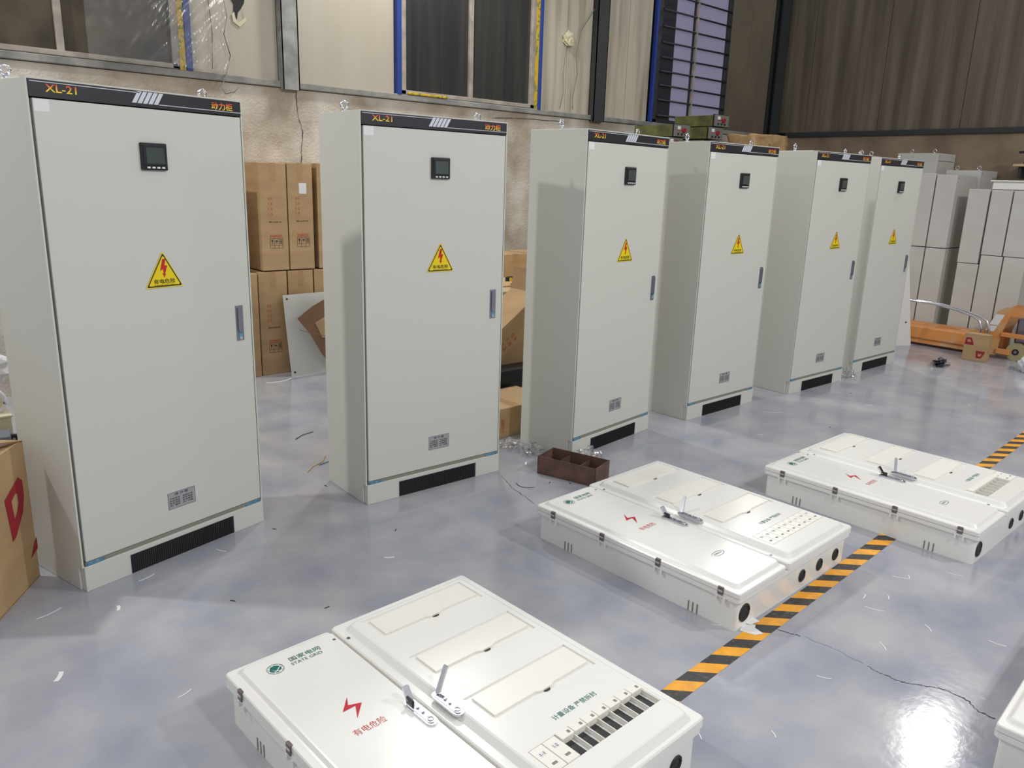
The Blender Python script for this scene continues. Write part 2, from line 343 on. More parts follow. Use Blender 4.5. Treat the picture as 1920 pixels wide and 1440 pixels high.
# ------------------------------------------------------------------ power cabinets
W, D, H = .807, .385, 1.8
EX, EZ = (1, 0, 0), (0, 0, 1)
def bolt_shape(): return [(-.004, .05), (.014, .05), (.006, .016), (.022, .016), (.006, -.028), (.012, -.026), (.001, -.048), (-.009, -.022), (-.002, -.025), (-.004, -.002), (-.021, -.012)]
def make_cabinet(label, loc, rz):
    t = thing('power_cabinet', label, 'cabinet', loc, rz, 'row of tall grey power cabinets')
    b = B(CAB).box(0, W, .028, D, .0, H, .003)
    b.box(0, .006, 0, .03, .098, H).box(W-.006, W, 0, .03, .098, H).box(.006, W-.006, 0, .03, H-.005, H)
    b.obj('body', t)
    B(GAP).box(.006, W-.006, .0265, .0279, .1, H-.006).obj('door_gasket', t)
    d = B(CAB).box(.0155, W-.010, -.001, .0235, .117, 1.737, .002).obj('door', t)
    bn = B(BANNER).box(.0065, W-.0065, -.003, .0235, 1.741, 1.7945, .001).obj('header_banner', t)
    y = -.0036
    s_ = B(SILV)
    for i in range(5):
        x = .348+i*.0205; s_.prism([(x, 1.753), (x+.0165, 1.753), (x+.0405, 1.7925), (x+.024, 1.7925)], frame((0, y, 0), EX, EZ), 0)
    s_.prism([(.012, 1.787), (.38, 1.787), (.38, 1.7892), (.012, 1.7892)], frame((0, y, 0), EX, EZ), 0)
    s_.prism([(.45, 1.7525), (W-.008, 1.7525), (W-.008, 1.7547), (.45, 1.7547)], frame((0, y, 0), EX, EZ), 0)
    s_.obj('banner_stripes', bn)
    text('lettering', 'XL-21', .1, (.058, y, 1.759), EX, EZ, ORN, bn, .024, .012)
    text('lettering', '动力柜', .094, (.668, y, 1.757), EX, EZ, ORN, bn, .028, .015)
    # meter
    m_ = B(BLACK).box(.362, .462, -.013, 0, 1.525, 1.62, .003).box(.368, .456, -.016, -.01, 1.541, 1.614, .002).obj('meter_display', t)
    B(LCD).box(.378, .448, -.0172, -.0155, 1.548, 1.604).obj('screen', m_)
    for i in range(4): B(PAPER).box(.379+i*.019, .390+i*.019, -.0178, -.012, 1.531, 1.537, .001).obj('button', m_)
    # sign
    cx, cz = .417, 1.155
    M = frame((cx, -.0022, cz), EX, EZ)
    def tri(k, dy=0):
        P = []; base = [(-.078, -.058), (.078, -.058), (0, .078)]
        for (x, yv) in base:
            P.append((x*k, (yv+.012)*k-.012))
        Q = []
        for i in range(3):
            a, p_, c = Vector(P[i-1]), Vector(P[i]), Vector(P[(i+1) % 3])
            u, v = (a-p_).normalized()*.007*k, (c-p_).normalized()*.007*k
            Q += [tuple(p_+u), tuple(p_+(u+v)*.3), tuple(p_+v)]
        return Q
    sg = B(YEL).prism(tri(1.0), M, .0008).obj('warning_sign', t)
    B(INK).prism(tri(.93), M @ Matrix.Translation((0, 0, .0010)), 0, holes=[tri(.83)]).obj('border', sg)
    B(RED).prism([(x*.72, yv*.72+.013) for x, yv in bolt_shape()], M @ Matrix.Translation((0, 0, .0012)), 0).obj('lightning_mark', sg)
    text('lettering', '有电危险', .088, (cx-.044, -.0036, cz-.043), EX, EZ, INK, sg, .018, .012)
    text('lettering', 'DANGER ELECTRIC', .084, (cx-.042, -.0036, cz-.0505), EX, EZ, INK, sg, .004, .01)
    # handle
    hp = B(STEEL).box(.722, .758, -.004, 0, .845, .993, .0015).obj('door_handle', t)
    B(STEEL).prism(rrect(.729, .751, .880, .988, .0105), frame((0, -.004, 0), EX, EZ), .007).obj('lever', hp)
    B(FILM).box(.731, .749, -.0075, -.003, .858, .878, .002).obj('film_cover', hp)
    B(CHROME).cyl((.740, -.003, .856), (.740, -.009, .856), .0065, 12).obj('keyhole', hp)
    # rating plate
    pl = B(PLATE).box(.355, .478, -.002, 0, .206, .277, .0005).obj('rating_plate', t)
    g = B(INK); Mp = frame((0, -.0025, 0), EX, EZ)
    for (a, c, e, f) in ((.357, .476, .2748, .2756), (.357, .476, .2075, .2083), (.357, .3578, .2075, .2756), (.4752, .476, .2075, .2756)):
        g.prism([(a, e), (c, e), (c, f), (a, f)], Mp, 0)
    g.obj('border', pl)
    text('lettering', '动 力 柜', .06, (.386, -.0026, .261), EX, EZ, INK, pl, .011, .01)
    for i in range(4):
        text('lettering', ('产品型号', '额定电压', '额定电流', '出厂编号')[i], .045, (.363, -.0026, .247-.0095*i), EX, EZ, INK, pl, .0065, .012)
        text('lettering', ('标准代号', '防护等级', '额定频率', '出厂日期')[i], .045, (.420, -.0026, .247-.0095*i), EX, EZ, INK, pl, .0065, .012)
    B(PAPER).box(.018, .066, -.0016, -.0006, 1.697, 1.735).obj('paper_sticker', t)
    # plinth
    p_ = B(CAB).box(.006, W, -.004, .027, 0, .1, .002).obj('plinth', t)
    gr = B(BLACK).box(.181, .648, -.0065, -.003, .004, .081)
    for i in range(52):
        x = .186+i*.0088; gr.box(x, x+.004, -.0085, -.006, .008, .077)
    gr.obj('vent_grille', p_)
    B(GASK).box(.012, W-.01, -.001, .023, .1005, .1155).obj('sill_strip', t)
    B(FILM).box(.013, .085, -.004, .01, .101, .113, .002).obj('protective_film', t)
    B(FILM).box(.715, .792, -.004, .01, .101, .113, .002).obj('protective_film', t)
    for x in (.035, W-.035):
        e = B(CHROME).torus((x, .2, H+.03), .016, .0055, 'y').cyl((x, .2, H-.001), (x, .2, H+.016), .008, 10).cyl((x, .2, H-.001), (x, .2, H+.005), .014, 12)
        e.obj('eye_bolt', t)
    return t
cab = [((0.549, 2.988, 0), 14.7, 'tall grey power cabinet nearest the camera, beside the red-printed open carton'),
       ((1.789, 3.067, 0), -1.4, 'second tall grey power cabinet from the left, in front of the stacked cartons'),
       ((3.055, 2.95, 0), 7.2, 'third tall grey power cabinet, standing right behind the rusty brown steel trough'),
       ((4.21, 3.016, 0), .6, 'fourth tall grey power cabinet from the left, below the kraft paper bundle'),
       ((5.435, 2.974, 0), -.9, 'fifth tall grey power cabinet, second from the right end of the row'),
       ((6.54, 3.02, 0), -.3, 'farthest power cabinet of the row, beside the leaning white panel')]
c0 = make_cabinet(cab[0][2], cab[0][0], R(cab[0][1]))
def copy_tree(o, parent=None):
    kids = list(o.children); c = o.copy(); C.objects.link(c)
    if parent: c.parent = parent
    for k in kids: copy_tree(k, c)
    return c
for loc, a, lb in cab[1:]:
    c = copy_tree(c0); c.location = loc; c.rotation_euler = (0, 0, R(a)); c['label'] = lb

# ------------------------------------------------------------------ meter boxes lying on the floor
MBX = {}
def mk(key, fn):
    if key not in MBX: MBX[key] = fn().me(key)
    return MBX[key]
LL, WW = 1.01, .872
def rring(x0, x1, y0, y1, r, z, n=4): return [(x, y, z) for x, y in rrect(x0, x1, y0, y1, r, n)]
def make_box(label, loc, rz, flaps, tint=None):
    t = thing('meter_box', label, 'meter box', loc, rz, 'white meter boxes lying on the floor')
    P = lambda nm, key, fn, par=t: link(nm, mk(key, fn), par)
    def case():
        b = B(WHITE)
        b.loft([rring(.012, LL-.012, .012, WW-.008, .018, z) for z in (0, .125)])
        for x in (.171, .190, .209, .802, .821, .840):
            b.m(GASK).box(x-.0025, x+.0025, .0105, .014, .002, .040); b.m(WHITE)
        return b
    P('case', 'box_case', case)
    P('rim', 'box_rim', lambda: B(WHITE).loft([rring(.004, LL-.004, .004, WW-.002, .015, .112), rring(0, LL, 0, WW, .016, .118), rring(0, LL, 0, WW, .016, .134)]))
    def ld():
        y1 = .331
        b = B(WHITE).loft([rring(.001, LL, .001, y1, .012, .136), rring(.001, LL, .001, y1, .012, .152), rring(.004, LL-.003, .004, y1-.002, .010, .1555)])
        b.loft([rring(.014, .990, .024, .3285, .022, .1553), rring(.018, .986, .029, .3275, .020, .158), rring(.026, .978, .037, .326, .018, .1665), rring(.030, .974, .041, .323, .016, .1685)])
        return b
    P('door_seam', 'box_seam', lambda: B(GAP).box(.01, LL-.01, .329, .342, .134, .1365))  # dark strip gives the door gap its shade over the white rim
    L = P('left_door', 'box_left_door', ld)
    zt = .1692
    def logo():
        b = B(GREEN); M = frame((.094, .110, zt), (0, 1, 0), (-1, 0, 0))
        b.prism(circ(0, 0, .0245, 32), M, 0, holes=[circ(0, 0, .0232, 32)])
        def seg(cut): return cut
        b.prism([(-.016, .004), (-.009, .0145), (.002, .017), (.012, .011), (.0155, .006), (-.001, -.008), (-.009, -.002)], M, 0)
        b.prism([(-.018, .001), (-.0165, -.006), (-.011, -.0125), (-.004, -.0105), (-.011, -.003), (-.0145, .006)], M, 0)
        b.prism([(.003, -.009), (.0165, .003), (.0175, -.002), (.013, -.0105), (.008, -.0125)], M, 0)
        b.prism([(-.008, -.0145), (0, -.012), (.006, -.0145), (0, -.0175)], M, 0)
        for i in range(28):
            if i % 4 == 3: continue
            a = 2*PI*i/28
            b.prism([(r*math.cos(a+d), r*math.sin(a+d)) for r, d in ((.0198, -.045), (.0218, -.045), (.0218, .045), (.0198, .045))], M, 0)
        return b
    P('emblem', 'box_emblem', logo, L)
    Y, Xm = (0, 1, 0), (-1, 0, 0)
    text('lettering', '国家电网', .098, (.090, .160, zt), Y, Xm, GREEN, L, .021, .004)
    text('lettering', 'STATE GRID', .098, (.110, .155, zt), Y, Xm, GREEN, L, .013, 0)
    P('lightning_mark', 'box_bolt', lambda: B(RED).prism([(.012, .045), (-.004, .013), (.030, .0), (-.013, -.047), (.010, -.001), (-.029, -.002)], frame((.377, .184, zt), (0, 1, 0), (-1, 0, 0)), 0), L)
    text('lettering', '有电危险', .094, (.482, .132, zt), Y, Xm, RED, L, .025, -.006)
    def oval():
        b = B(GREEN); M = frame((.795, .196, zt), Y, Xm)
        b.prism([(x, y*.42) for x, y in circ(0, 0, .036, 28)], M, 0, holes=[[(x-.001, y*.38) for x, y in circ(0, 0, .0345, 28)]])
        return b
    P('oval_emblem', 'box_oval', oval, L)
    text('lettering', 'SENXA', .046, (.799, .173, zt), Y, Xm, GREEN, L, .010, 0)
    def lock(base, key):
        def f():
            x0, x1, yc, z = base; b = B(CHROME)
            b.prism(rrect(x0, x1, yc-.016, yc+.016, .0155, 6), frame((0, 0, z), EX, Y), .006)
            b.prism(rrect(x0+.006, x1-.006, yc-.011, yc+.011, .0105, 6), frame((0, 0, z+.006), EX, Y), .003)
            b.m(STEEL).prism(rrect(x0+.018, x1-.032, yc-.007, yc+.007, .004, 3), frame((0, 0, z+.0092), EX, Y), .0006)
            b.m(CHROME)
            for k in (.4, .58): b.cyl((x0+(x1-x0)*k, yc, z+.008), (x0+(x1-x0)*k, yc, z+.014), .0035, 8)
            b.torus((x1-.020, yc, z+.010), .0075, .002, 'z', 16, 6)
            return b
        return f
    lk = P('door_lock', 'box_lock_left', lock((.452, .578, .306, .1685), 'l'), L)
    P('lever', 'box_lever_left', lambda: B(CHROME).prism(rrect(-.009, .009, 0, .045, .006, 3), frame((.468, .305, .176), (.1, 1, 0), (-.62, .05, .78)), .009).m(BLACK).box(.462, .492, .296, .303, .177, .196, .002), lk)
    def rd():
        b = B(WHITE); y0 = .340
        b.loft([rring(.001, LL+.004, y0, WW, .012, .136), rring(.001, LL+.004, y0, WW, .012, .160), rring(.005, LL, y0+.004, WW-.003, .010, .1640)])
        b.loft([rring(.030, .998, .368, .845, .026, .1638), rring(.034, .994, .372, .841, .024, .168), rring(.044, .984, .382, .831, .020, .180), rring(.049, .979, .387, .826, .018, .1825)], cap=False)
        holes = [[(x, .415), (x+.128, .415), (x+.128, .808), (x, .808)] for x in (.060, .308, .556)]+[[(.815, .405), (.908, .405), (.908, .818), (.815, .818)]]
        b.prism(rrect(.049, .979, .387, .826, .018, 4), frame((0, 0, .1825), EX, Y), 0, holes=holes)
        for h, dp in zip(holes, (.1775, .1775, .1775, .168)):
            for i in range(4):
                p, q = h[i], h[(i+1) % 4]; b.quad((p[0], p[1], .1825), (q[0], q[1], .1825), (q[0], q[1], dp), (p[0], p[1], dp))
            b.quad(*[(x, y, dp) for x, y in h])
        return b
    Rr = P('right_door', 'box_right_door', rd)
    for i, x in enumerate((.060, .308, .556)):
        def cover(x=x):
            pts = [(x+.012, .435), (x+.012, .797), (x+.106, .797), (x+.106, .655), (x+.114, .638), (x+.114, .600), (x+.106, .583), (x+.106, .435)]
            b = B(CREAM).prism([(a+.002*(a < x+.05), c) for a, c in pts], frame((0, 0, .1777), EX, Y), .0062)
            b.m(BLACK).prism([(x+.1145, .607), (x+.1145, .632), (x+.119, .630), (x+.122, .624), (x+.122, .615), (x+.119, .609)], frame((0, 0, .1786), EX, Y), .0004)
            return b
        P('window_cover', 'box_cover_%d' % i, cover, Rr)
    cw = (.818-.405)/9
    for i, st in enumerate(flaps):
        ya = .405+i*cw
        def flap(ya=ya, st=st):
            b = B(CREAM)
            if st == 0:
                b.box(.817, .906, ya+.0012, ya+cw-.0012, .170, .1835, .001)
                b.m(PAPER).box(.836, .852, ya+.012, ya+cw-.012, .1835, .1838).m(GASK).box(.880, .888, ya+.016, ya+cw-.014, .1832, .1839)
            elif st == 1:
                b.box(.817, .845, ya+.0012, ya+cw-.0012, .170, .188, .001).m(GASK).box(.828, .838, ya+.03, ya+.038, .188, .1885)
                b.m(CREAM).box(.845, .906, ya+cw-.004, ya+cw-.0012, .169, .182)
                b.m(BLACK).box(.846, .878, ya+.003, ya+cw-.014, .1685, .171).m(RUBBER).box(.876, .903, ya+.003, ya+cw-.016, .1685, .174, .001)
            else:
                b.box(.817, .845, ya+.0012, ya+cw-.0012, .170, .188, .001).box(.845, .906, ya+cw-.004, ya+cw-.0012, .169, .182)
                b.m(GASK).box(.846, .900, ya+.006, ya+cw-.012, .1685, .173, .001)
            return b
        f = P('breaker_flap', 'box_flap_%d_%d' % (i, st), flap, Rr)
        if st == 0: text('lettering', '1-%d' % (i+1), .014, (.849, ya+.015, .1841), Y, Xm, INK, f, .010, .01)
    text('lettering', '计量设备 严禁拆封', .165, (.780, .540, .1829), Y, Xm, GREEN, Rr, .019, .008)
    lk2 = P('door_lock', 'box_lock_right', lock((.482, .602, .375, .1765), 'r'), Rr)
    P('lever', 'box_lever_right', lambda: B(CHROME).prism(rrect(-.0065, .0065, 0, .078, .005, 3), frame((.500, .375, .184), (1, .15, .1), (-.30, .62, .72)), .007), lk2)
    for (x, y) in ((.088, .352), (.930, .352)):
        P('screw', 'box_screw_%g_%g' % (x, y), lambda x=x, y=y: B(STEEL).cyl((x, y, .1635), (x, y, .1655), .006, 10).m(GAP).box(x-.004, x+.004, y-.0008, y+.0008, .1655, .1658), Rr)
    P('screw', 'box_screw_l', lambda: B(STEEL).cyl((.072, .312, .1683), (.072, .312, .1695), .005, 10), L)
    for x in (.105, .380, .660, .935):
        P('hinge', 'box_hinge_%g' % x, lambda x=x: B(BROWNC).box(x-.011, x+.011, -.0035, .006, .126, .157, .001).m(CHROME).box(x-.009, x+.009, -.0045, .005, .138, .145, .001)
          .m(WHITE).box(x-.020, x-.012, -.001, .014, .098, .118, .001).box(x+.012, x+.020, -.001, .014, .098, .118, .001))
    for (y, r) in ((.067, .031), (.49, .022), (.635, .022), (.775, .022)):
        P('cable_grommet', 'box_grommet_%g' % y, lambda y=y, r=r: B(RUBBER).torus((LL-.011, y, .058), r, .0045, 'x', 20, 6).cyl((LL-.0125, y, .058), (LL-.0108, y, .058), r, 20), t)
    return t
make_box('nearest white meter box with seven open breaker flaps, front left of the floor', (.682, 1.972, 0), R(-87.7), (0, 0, 1, 1, 1, 1, 1, 1, 1))
make_box('middle white meter box with all breaker flaps closed, corner on the striped tape', (2.201, 2.319, 0), R(-88), (0, 0, 0, 0, 0, 0, 0, 0, 0))
make_box('farthest white meter box, its long side against the end of the tape strip', (3.477, 1.984, 0), R(-89), (2, 2, 2, 2, 2, 2, 2, 0, 0))
make_box('white meter box cut off by the right edge of the photo', (2.197, .49, 0), R(-86), (0, 0, 0, 0, 0, 0, 0, 0, 0))

# ------------------------------------------------------------------ hazard tape
tp = thing('floor_tape', 'black and yellow striped hazard tape on the floor, running under the meter boxes', 'tape', (1.8, 1.24, 0), math.atan2(.225, 3.93))
yb, bb = B(HAZY), B(HAZB); per = .141
for i in range(-11, 46):
    for k, b in ((0, yb), (1, bb)):
        x = i*per+k*per/2+.02; hw = .036
        b.prism([(x-hw*.9, hw), (x+hw*.9, -hw), (x+per/2+hw*.9, -hw), (x+per/2-hw*.9, hw)], frame((0, 0, .0004), EX, (0, 1, 0)), .0006)
o = yb.obj('yellow_stripes', tp); o['kind'] = 'stuff'; o = bb.obj('black_stripes', tp); o['kind'] = 'stuff'

# ------------------------------------------------------------------ cartons by the back wall
def icons(par, x0, z0, y, s=1):
    M = frame((x0, y, z0), EX, EZ); b = B(INK)
    w_, h_ = .105*s, .075*s; t_ = .0022
    for (a, c, e, f) in ((0, w_, 0, t_), (0, w_, h_-t_, h_), (0, t_, 0, h_), (w_-t_, w_, 0, h_), (0, w_, .022*s, .022*s+t_), (.035*s, .035*s+t_, 0, h_), (.07*s, .07*s+t_, 0, h_)):
        b.prism([(a, e), (c, e), (c, f), (a, f)], M, 0)
    b.prism([(x*s, z*s) for x, z in ((.011, .064), (.026, .064), (.024, .05), (.020, .046), (.020, .034), (.025, .031), (.012, .031), (.017, .034), (.017, .046), (.013, .05))], M, 0)
    b.prism([(x*s, z*s) for x, z in ((.041, .048), (.046, .057), (.054, .06), (.062, .057), (.066, .048), (.055, .05), (.055, .034), (.052, .034), (.052, .05))], M, 0)
    for i in range(3): b.prism([(x*s, z*s) for x, z in ((.077, .034+i*.012), (.099, .034+i*.012), (.099, .040+i*.012), (.077, .040+i*.012))], M, 0)
    b.obj('handling_icons', par)
def tall_carton(x0, x1, y0, z0, z1, label, prints=True, sticker=False, d=.38, tape=True):
    t = thing('tall_carton', label, 'carton', ((x0+x1)/2, y0, z0), 0, 'tall cartons stacked by the back wall')
    w_ = (x1-x0)/2-.003; h = z1-z0-.004
    B(CARD).box(-w_, w_, 0, d, 0, h, .004).obj('box_body', t)
    if tape: B(TAPE).box(-.022, .022, -.001, .1, h-.12, h+.001).obj('tape_strip', t)
    f = -.0012
    for i, s_ in enumerate(('0.9', '1.0', '1.2', '1.5')):
        if prints:
            text('lettering', s_, .032, (-w_+.06, f, h-.27-.037*i), EX, EZ, CORG, t, .021, .005)
    if prints:
        text('lettering', '规格: 600×800×200', .1, (-w_+.06, f, h-.435), EX, EZ, INK, t, .012, .01)
        text('lettering', '配电箱电控柜', .095, (-w_+.065, f, h-.545), EX, EZ, CORG, t, .022, .01)
        icons(t, -w_+.062, h-.625, f)
    if sticker: B(PAPER).box(.02-.03, .05, -.002, 0, h-.225, h-.145).obj('paper_label', t)
    return t
tall_carton(2.475, 2.692, 5.70, .81, 1.605, 'leftmost visible tall carton of the upper row by the back wall')
tall_carton(2.695, 2.905, 5.70, .81, 1.61, 'upper-row tall carton with a white paper label on its front', sticker=True)
tall_carton(2.94, 3.16, 5.70, .81, 1.615, 'upper-row tall carton half hidden by the second cabinet', prints=False)
tall_carton(2.21, 2.425, 5.69, 0, .80, 'lower-row tall carton just right of the nearest cabinet, only a sliver showing', prints=False)
tall_carton(2.43, 2.665, 5.70, 0, .805, 'lower-row tall carton with red printing, left of the leaning white plate')
tall_carton(2.67, 2.885, 5.70, 0, .805, 'lower-row tall carton directly behind the leaning white plate', prints=False)
tall_carton(2.89, 3.12, 5.70, 0, .805, 'lower-row tall carton behind the left edge of the second cabinet', prints=False)
tall_carton(1.95, 2.22, 5.70, .81, 1.60, 'hidden upper-row carton added to shade the next one, behind the nearest cabinet', prints=False)  # hidden carton added to throw shade on the visible end of the row
tall_carton(1.95, 2.20, 5.70, 0, .80, 'hidden lower-row carton added to shade the next one, behind the nearest cabinet', prints=False)  # likewise added as a light blocker, below
# leaning mounting plate with cardboard piece
t = thing('mounting_plate', 'white metal mounting plate leaning against the cartons', 'plate', (2.605, 5.56, 0))
t.rotation_euler = (R(-8), 0, R(4))
b = B(CAB).box(0, .55, 0, .004, .0, .63, .001).obj('plate_sheet', t)
for x, z in ((.03, .03), (.03, .6), (.52, .6)): B(GAP).cyl((x, -.002, z), (x, .001, z), .008, 12).obj('mounting_hole', t)
t = thing('cardboard_piece', 'torn brown cardboard flap leaning on the white plate', 'cardboard', (2.75, 5.44, 0))
M = frame((0, 0, 0), (1, .1, 0), (0, .12, 1))
B(CARDD).prism([(-.12, .47), (.02, .55), (.3, .66), (.4, .3), (.20, .0), (.07, .17), (-.02, .34)], M, .005).obj('torn_sheet', t)
B(CARD).prism([(.03, .42), (.12, .46), (.2, .3), (.08, .3)], M @ Matrix.Translation((0, 0, .006)), .003).obj('torn_layer', t)
B(WIRE).tube([(-.15, -.06, .40), (-.09, -.04, .375), (0, -.008, .345), (.15, -.01, .30)], .003, 6).obj('thin_wire', t)

# left open carton with the red letter
CX = thing('open_carton', 'open brown carton with a large red letter D, left of the nearest cabinet', 'carton', (.272, 2.955, 0), math.atan2(.275, .178))
cb = B(CARD); Lc, Dc, Hc, tk = .325, .34, .545, .006
for (a, c, e, f) in ((0, Lc, 0, tk), (0, Lc, Dc-tk, Dc), (0, tk, 0, Dc), (Lc-tk, Lc, 0, Dc)): cb.box(a, c, e, f, 0, Hc, .002)
cb.box(0, Lc, 0, Dc, 0, tk); cb.obj('box_body', CX)
B(CARD).prism([(0.0, 0), (Lc, 0), (Lc-.04, .13), (.04, .14)], frame((0, .003, Hc), (1, 0, 0), (0, .85, .12)), .005).obj('flap', CX)
B(CARD).prism([(0, 0), (Lc, 0), (Lc, .12), (0, .12)], frame((0, Dc, Hc), (1, 0, 0), (0, .35, .9)), .005).obj('flap', CX)
B(CARDD).prism([(0, 0), (Dc, 0), (Dc-.03, .15), (.03, .15)], frame((Lc-.003, 0, Hc), (0, 1, 0), (-.8, 0, .12)), .005).obj('flap', CX)
Md = frame((.215, -.0015, .335), (1, 0, .25), (0, -.0, 1))
B(CRED).prism([(-.055, -.10), (-.03, -.10), (.045, -.05), (.068, .0), (.068, .06), (.04, .088), (-.075, .07)], Md, 0, holes=[[(-.022, -.035), (.0, -.025), (.022, .0), (.022, .035), (.008, .047), (-.028, .038)]]).obj('red_letter', CX)
B(CRED).prism([(.12, -.25), (.06, -.25), (.09, -.22), (.12, -.2)], Md, 0).obj('red_print', CX)
# left bench with odds and ends
wbn = thing('work_bench', 'low work bench behind the open carton at the left edge', 'bench', (.15, 4.05, 0))
B(WOOD).box(-.9, .36, -.28, .35, .26, .30, .003).obj('bench_top', wbn)
for sx in (-.85, .3):
    for sy in (-.24, .3): B(POSTD).box(sx-.02, sx+.02, sy-.02, sy+.02, 0, .26).obj('leg', wbn)
t = thing('circuit_breaker', 'grey circuit breaker with black terminals on top of the carton at the left edge', 'breaker', (.45, 3.78, .30), R(-8))
B(mat('breaker_grey', srgb(110, 114, 126), .5)).box(-.2, .035, 0, .12, 0, .11, .006).obj('housing', t)
for i in range(3): B(BLACK).box(.03, .06, .012+.034*i, .036+.034*i, .0, .03+.03*i, .003).obj('terminal', t)
B(CRED).prism([(-.02, .02), (-.005, .02), (.02, .085), (.0, .085)], frame((0, -.001, 0), EX, EZ), 0).obj('red_mark', t)
for i in range(3): B(CHROME).cyl((.045, .01+.034*i, .012+.03*i), (.045, .008+.034*i, .012+.03*i), .007, 8).obj('terminal_screw', t)
t = thing('cream_box', 'pale cream box on the bench at the left edge, under the tape roll', 'box', (.25, 3.95, .30)); B(CREAMBOX).box(-.25, .27, 0, .25, .0, .145, .004).obj('box_body', t); B(CREAMBOX).box(-.255, .275, -.005, .255, .145, .155, .003).obj('lid', t)
t = thing('tape_roll', 'white roll of tape standing on the cream box at the left edge', 'roll', (.455, 4.02, .455)); B(BAGW).torus((0, 0, .05), .055, .012, 'y', 24, 8).obj('roll_rim', t); B(CREAMBOX).cyl((0, -.008, .05), (0, .008, .05), .05, 24).obj('roll_core', t)
t = thing('wood_strip', 'pale wooden strip lying above the tape roll at the left edge', 'wood', (.2, 4.1, .522)); B(WOOD).box(-.3, .31, 0, .09, 0, .035, .003).obj('strip_body', t)
def crumple(name, label, cat, loc, sx, sy, sz, mt, amp=.35, seed=0, sub=3, group=None):
    b = bmesh.new(); bmesh.ops.create_icosphere(b, subdivisions=sub, radius=1)
    for v in b.verts:
        n = noise.noise(v.co*2.3+Vector((seed, 0, 0)))+.6*noise.noise(v.co*5.1+Vector((0, seed, 0)))
        v.co *= 1+amp*n*1.6; v.co.x *= sx; v.co.y *= sy; v.co.z = max(0, (v.co.z+.8)*sz/1.8)
    me = bpy.data.meshes.new(name); b.to_mesh(me); b.free(); me.materials.append(mt)
    o = bpy.data.objects.new(name, me); C.objects.link(o); o.location = loc; return tag(o, label, cat, group)
crumple('plastic_bag', 'crumpled whitish plastic bag on the pile at the left edge', 'bag', (.40, 4.16, .557), .16, .11, .17, BAGW, .2, 3)
crumple('plastic_film', 'crumpled clear plastic film beside the low carton', 'plastic film', (2.90, 3.30, 0), .055, .05, .05, CLEAR, .5, 1, 3)
crumple('plastic_film', 'crumpled clear plastic film behind the left end of the brown trough', 'plastic film', (2.915, 3.13, 0), .06, .05, .06, CLEAR, .5, 5, 3)
crumple('plastic_film', 'crumpled clear plastic film behind the right end of the brown trough', 'plastic film', (3.11, 2.85, 0), .06, .05, .08, CLEAR, .5, 8, 3)
crumple('plastic_film', 'small crumpled clear film between the fifth and farthest cabinets', 'plastic film', (6.40, 2.98, 0), .05, .05, .07, CLEAR, .5, 9, 3)
crumple('crumpled_wrapper', 'small crumpled black and silver wrapper on the floor before the red-marked carton', 'wrapper', (7.6, 2.70, 0), .10, .05, .06, mat('black_foil', srgb(50, 50, 58), .3, .3, col2=srgb(170, 170, 178), scale=14, lo=.5, hi=.6), .6, 4)
crumple('white_sack', 'white plastic sack at the right edge of the floor', 'sack', (8.04, 2.11, 0), .12, .09, .15, BAGW, .2, 6)

# between second and third cabinet
t = thing('low_carton', 'low brown carton on the floor behind the third cabinet', 'carton', (2.86, 3.46, 0)); B(CARD).box(0, .55, 0, .38, 0, .185, .004).obj('box_body', t)
B(TAPE).box(.2, .26, -.001, .38, .1, .186).obj('tape_strip', t)
text('lettering', '小心轻放', .09, (.13, -.0015, .03), (0, 0, 1), (-1, 0, 0), CORG, t, .03, .01)
t = thing('filler', 'added black crate in the shadow under the tipped carton', 'filler', (2.95, 3.87, 0)); B(BLACK).box(0, .8, 0, .13, 0, .28, .006).obj('filler_body', t); B(BLACK).box(-.01, .81, -.01, .14, .27, .292, .004).obj('filler_rim', t)  # block added to fill this gap with black where shade belongs
t = thing('tipped_carton', 'tall carton tipped over diagonally between the second and third cabinets', 'carton', (3.5, 4.02, .395)); t.rotation_euler = (0, R(-34), 0)
B(CARD).box(-.45, .42, 0, .3, -.165, .165, .004).obj('box_body', t)
for i, s_ in enumerate(('0.9', '1.0', '1.2', '1.5')): text('lettering', s_, .05, (.055-.055*i, -.0015, .0), (0, 0, 1), (1, 0, 0) if 0 else (1, 0, 0), INK, t, .032, .01) if 0 else text('lettering', s_, .055, (.06-.055*i, -.0015, .075), (0, 0, -1), (1, 0, 0), CORG, t, .03, .008)
text('lettering', '规格: 600×800', .12, (-.19, -.0015, .075), (0, 0, -1), (1, 0, 0), INK, t, .018, .01)
B(CARD).prism([(0, 0), (.3, 0), (.28, .16), (.02, .16)], frame((.42, 0, .165), (0, 1, 0), (.6, 0, .8)), .005).obj('flap', t)
t = thing('workbench', 'wooden workbench behind the second cabinet, littered with offcuts', 'bench', (4.55, 4.75, 0)); B(WOOD).box(-.7, .9, 0, 1.2, .63, .665, .003).obj('bench_top', t)
for sx in (-.65, .85):
    for sy in (.05, 1.15): B(POSTD).box(sx-.02, sx+.02, sy-.02, sy+.02, 0, .63).obj('leg', t)
def small_carton(loc, w_, d, h, label, group='small cartons on the workbench'):
    t = thing('small_carton', label, 'carton', loc, 0, group); B(CARD).box(0, w_, 0, d, 0, h, .004).obj('box_body', t); B(TAPE).box(w_*.4, w_*.6, -.001, .1, h-.1, h+.001).obj('tape_strip', t); return t
small_carton((4.66, 5.5, .665), .33, .3, .205, 'small carton on the workbench with a vertical tape strip, behind the tape measure')
small_carton((5.0, 5.52, .665), .3, .3, .21, 'small carton on the workbench farther right, beside the third cabinet edge')
small_carton((4.35, 5.5, .665), .3, .3, .205, 'small carton on the workbench hidden mostly by the second cabinet')
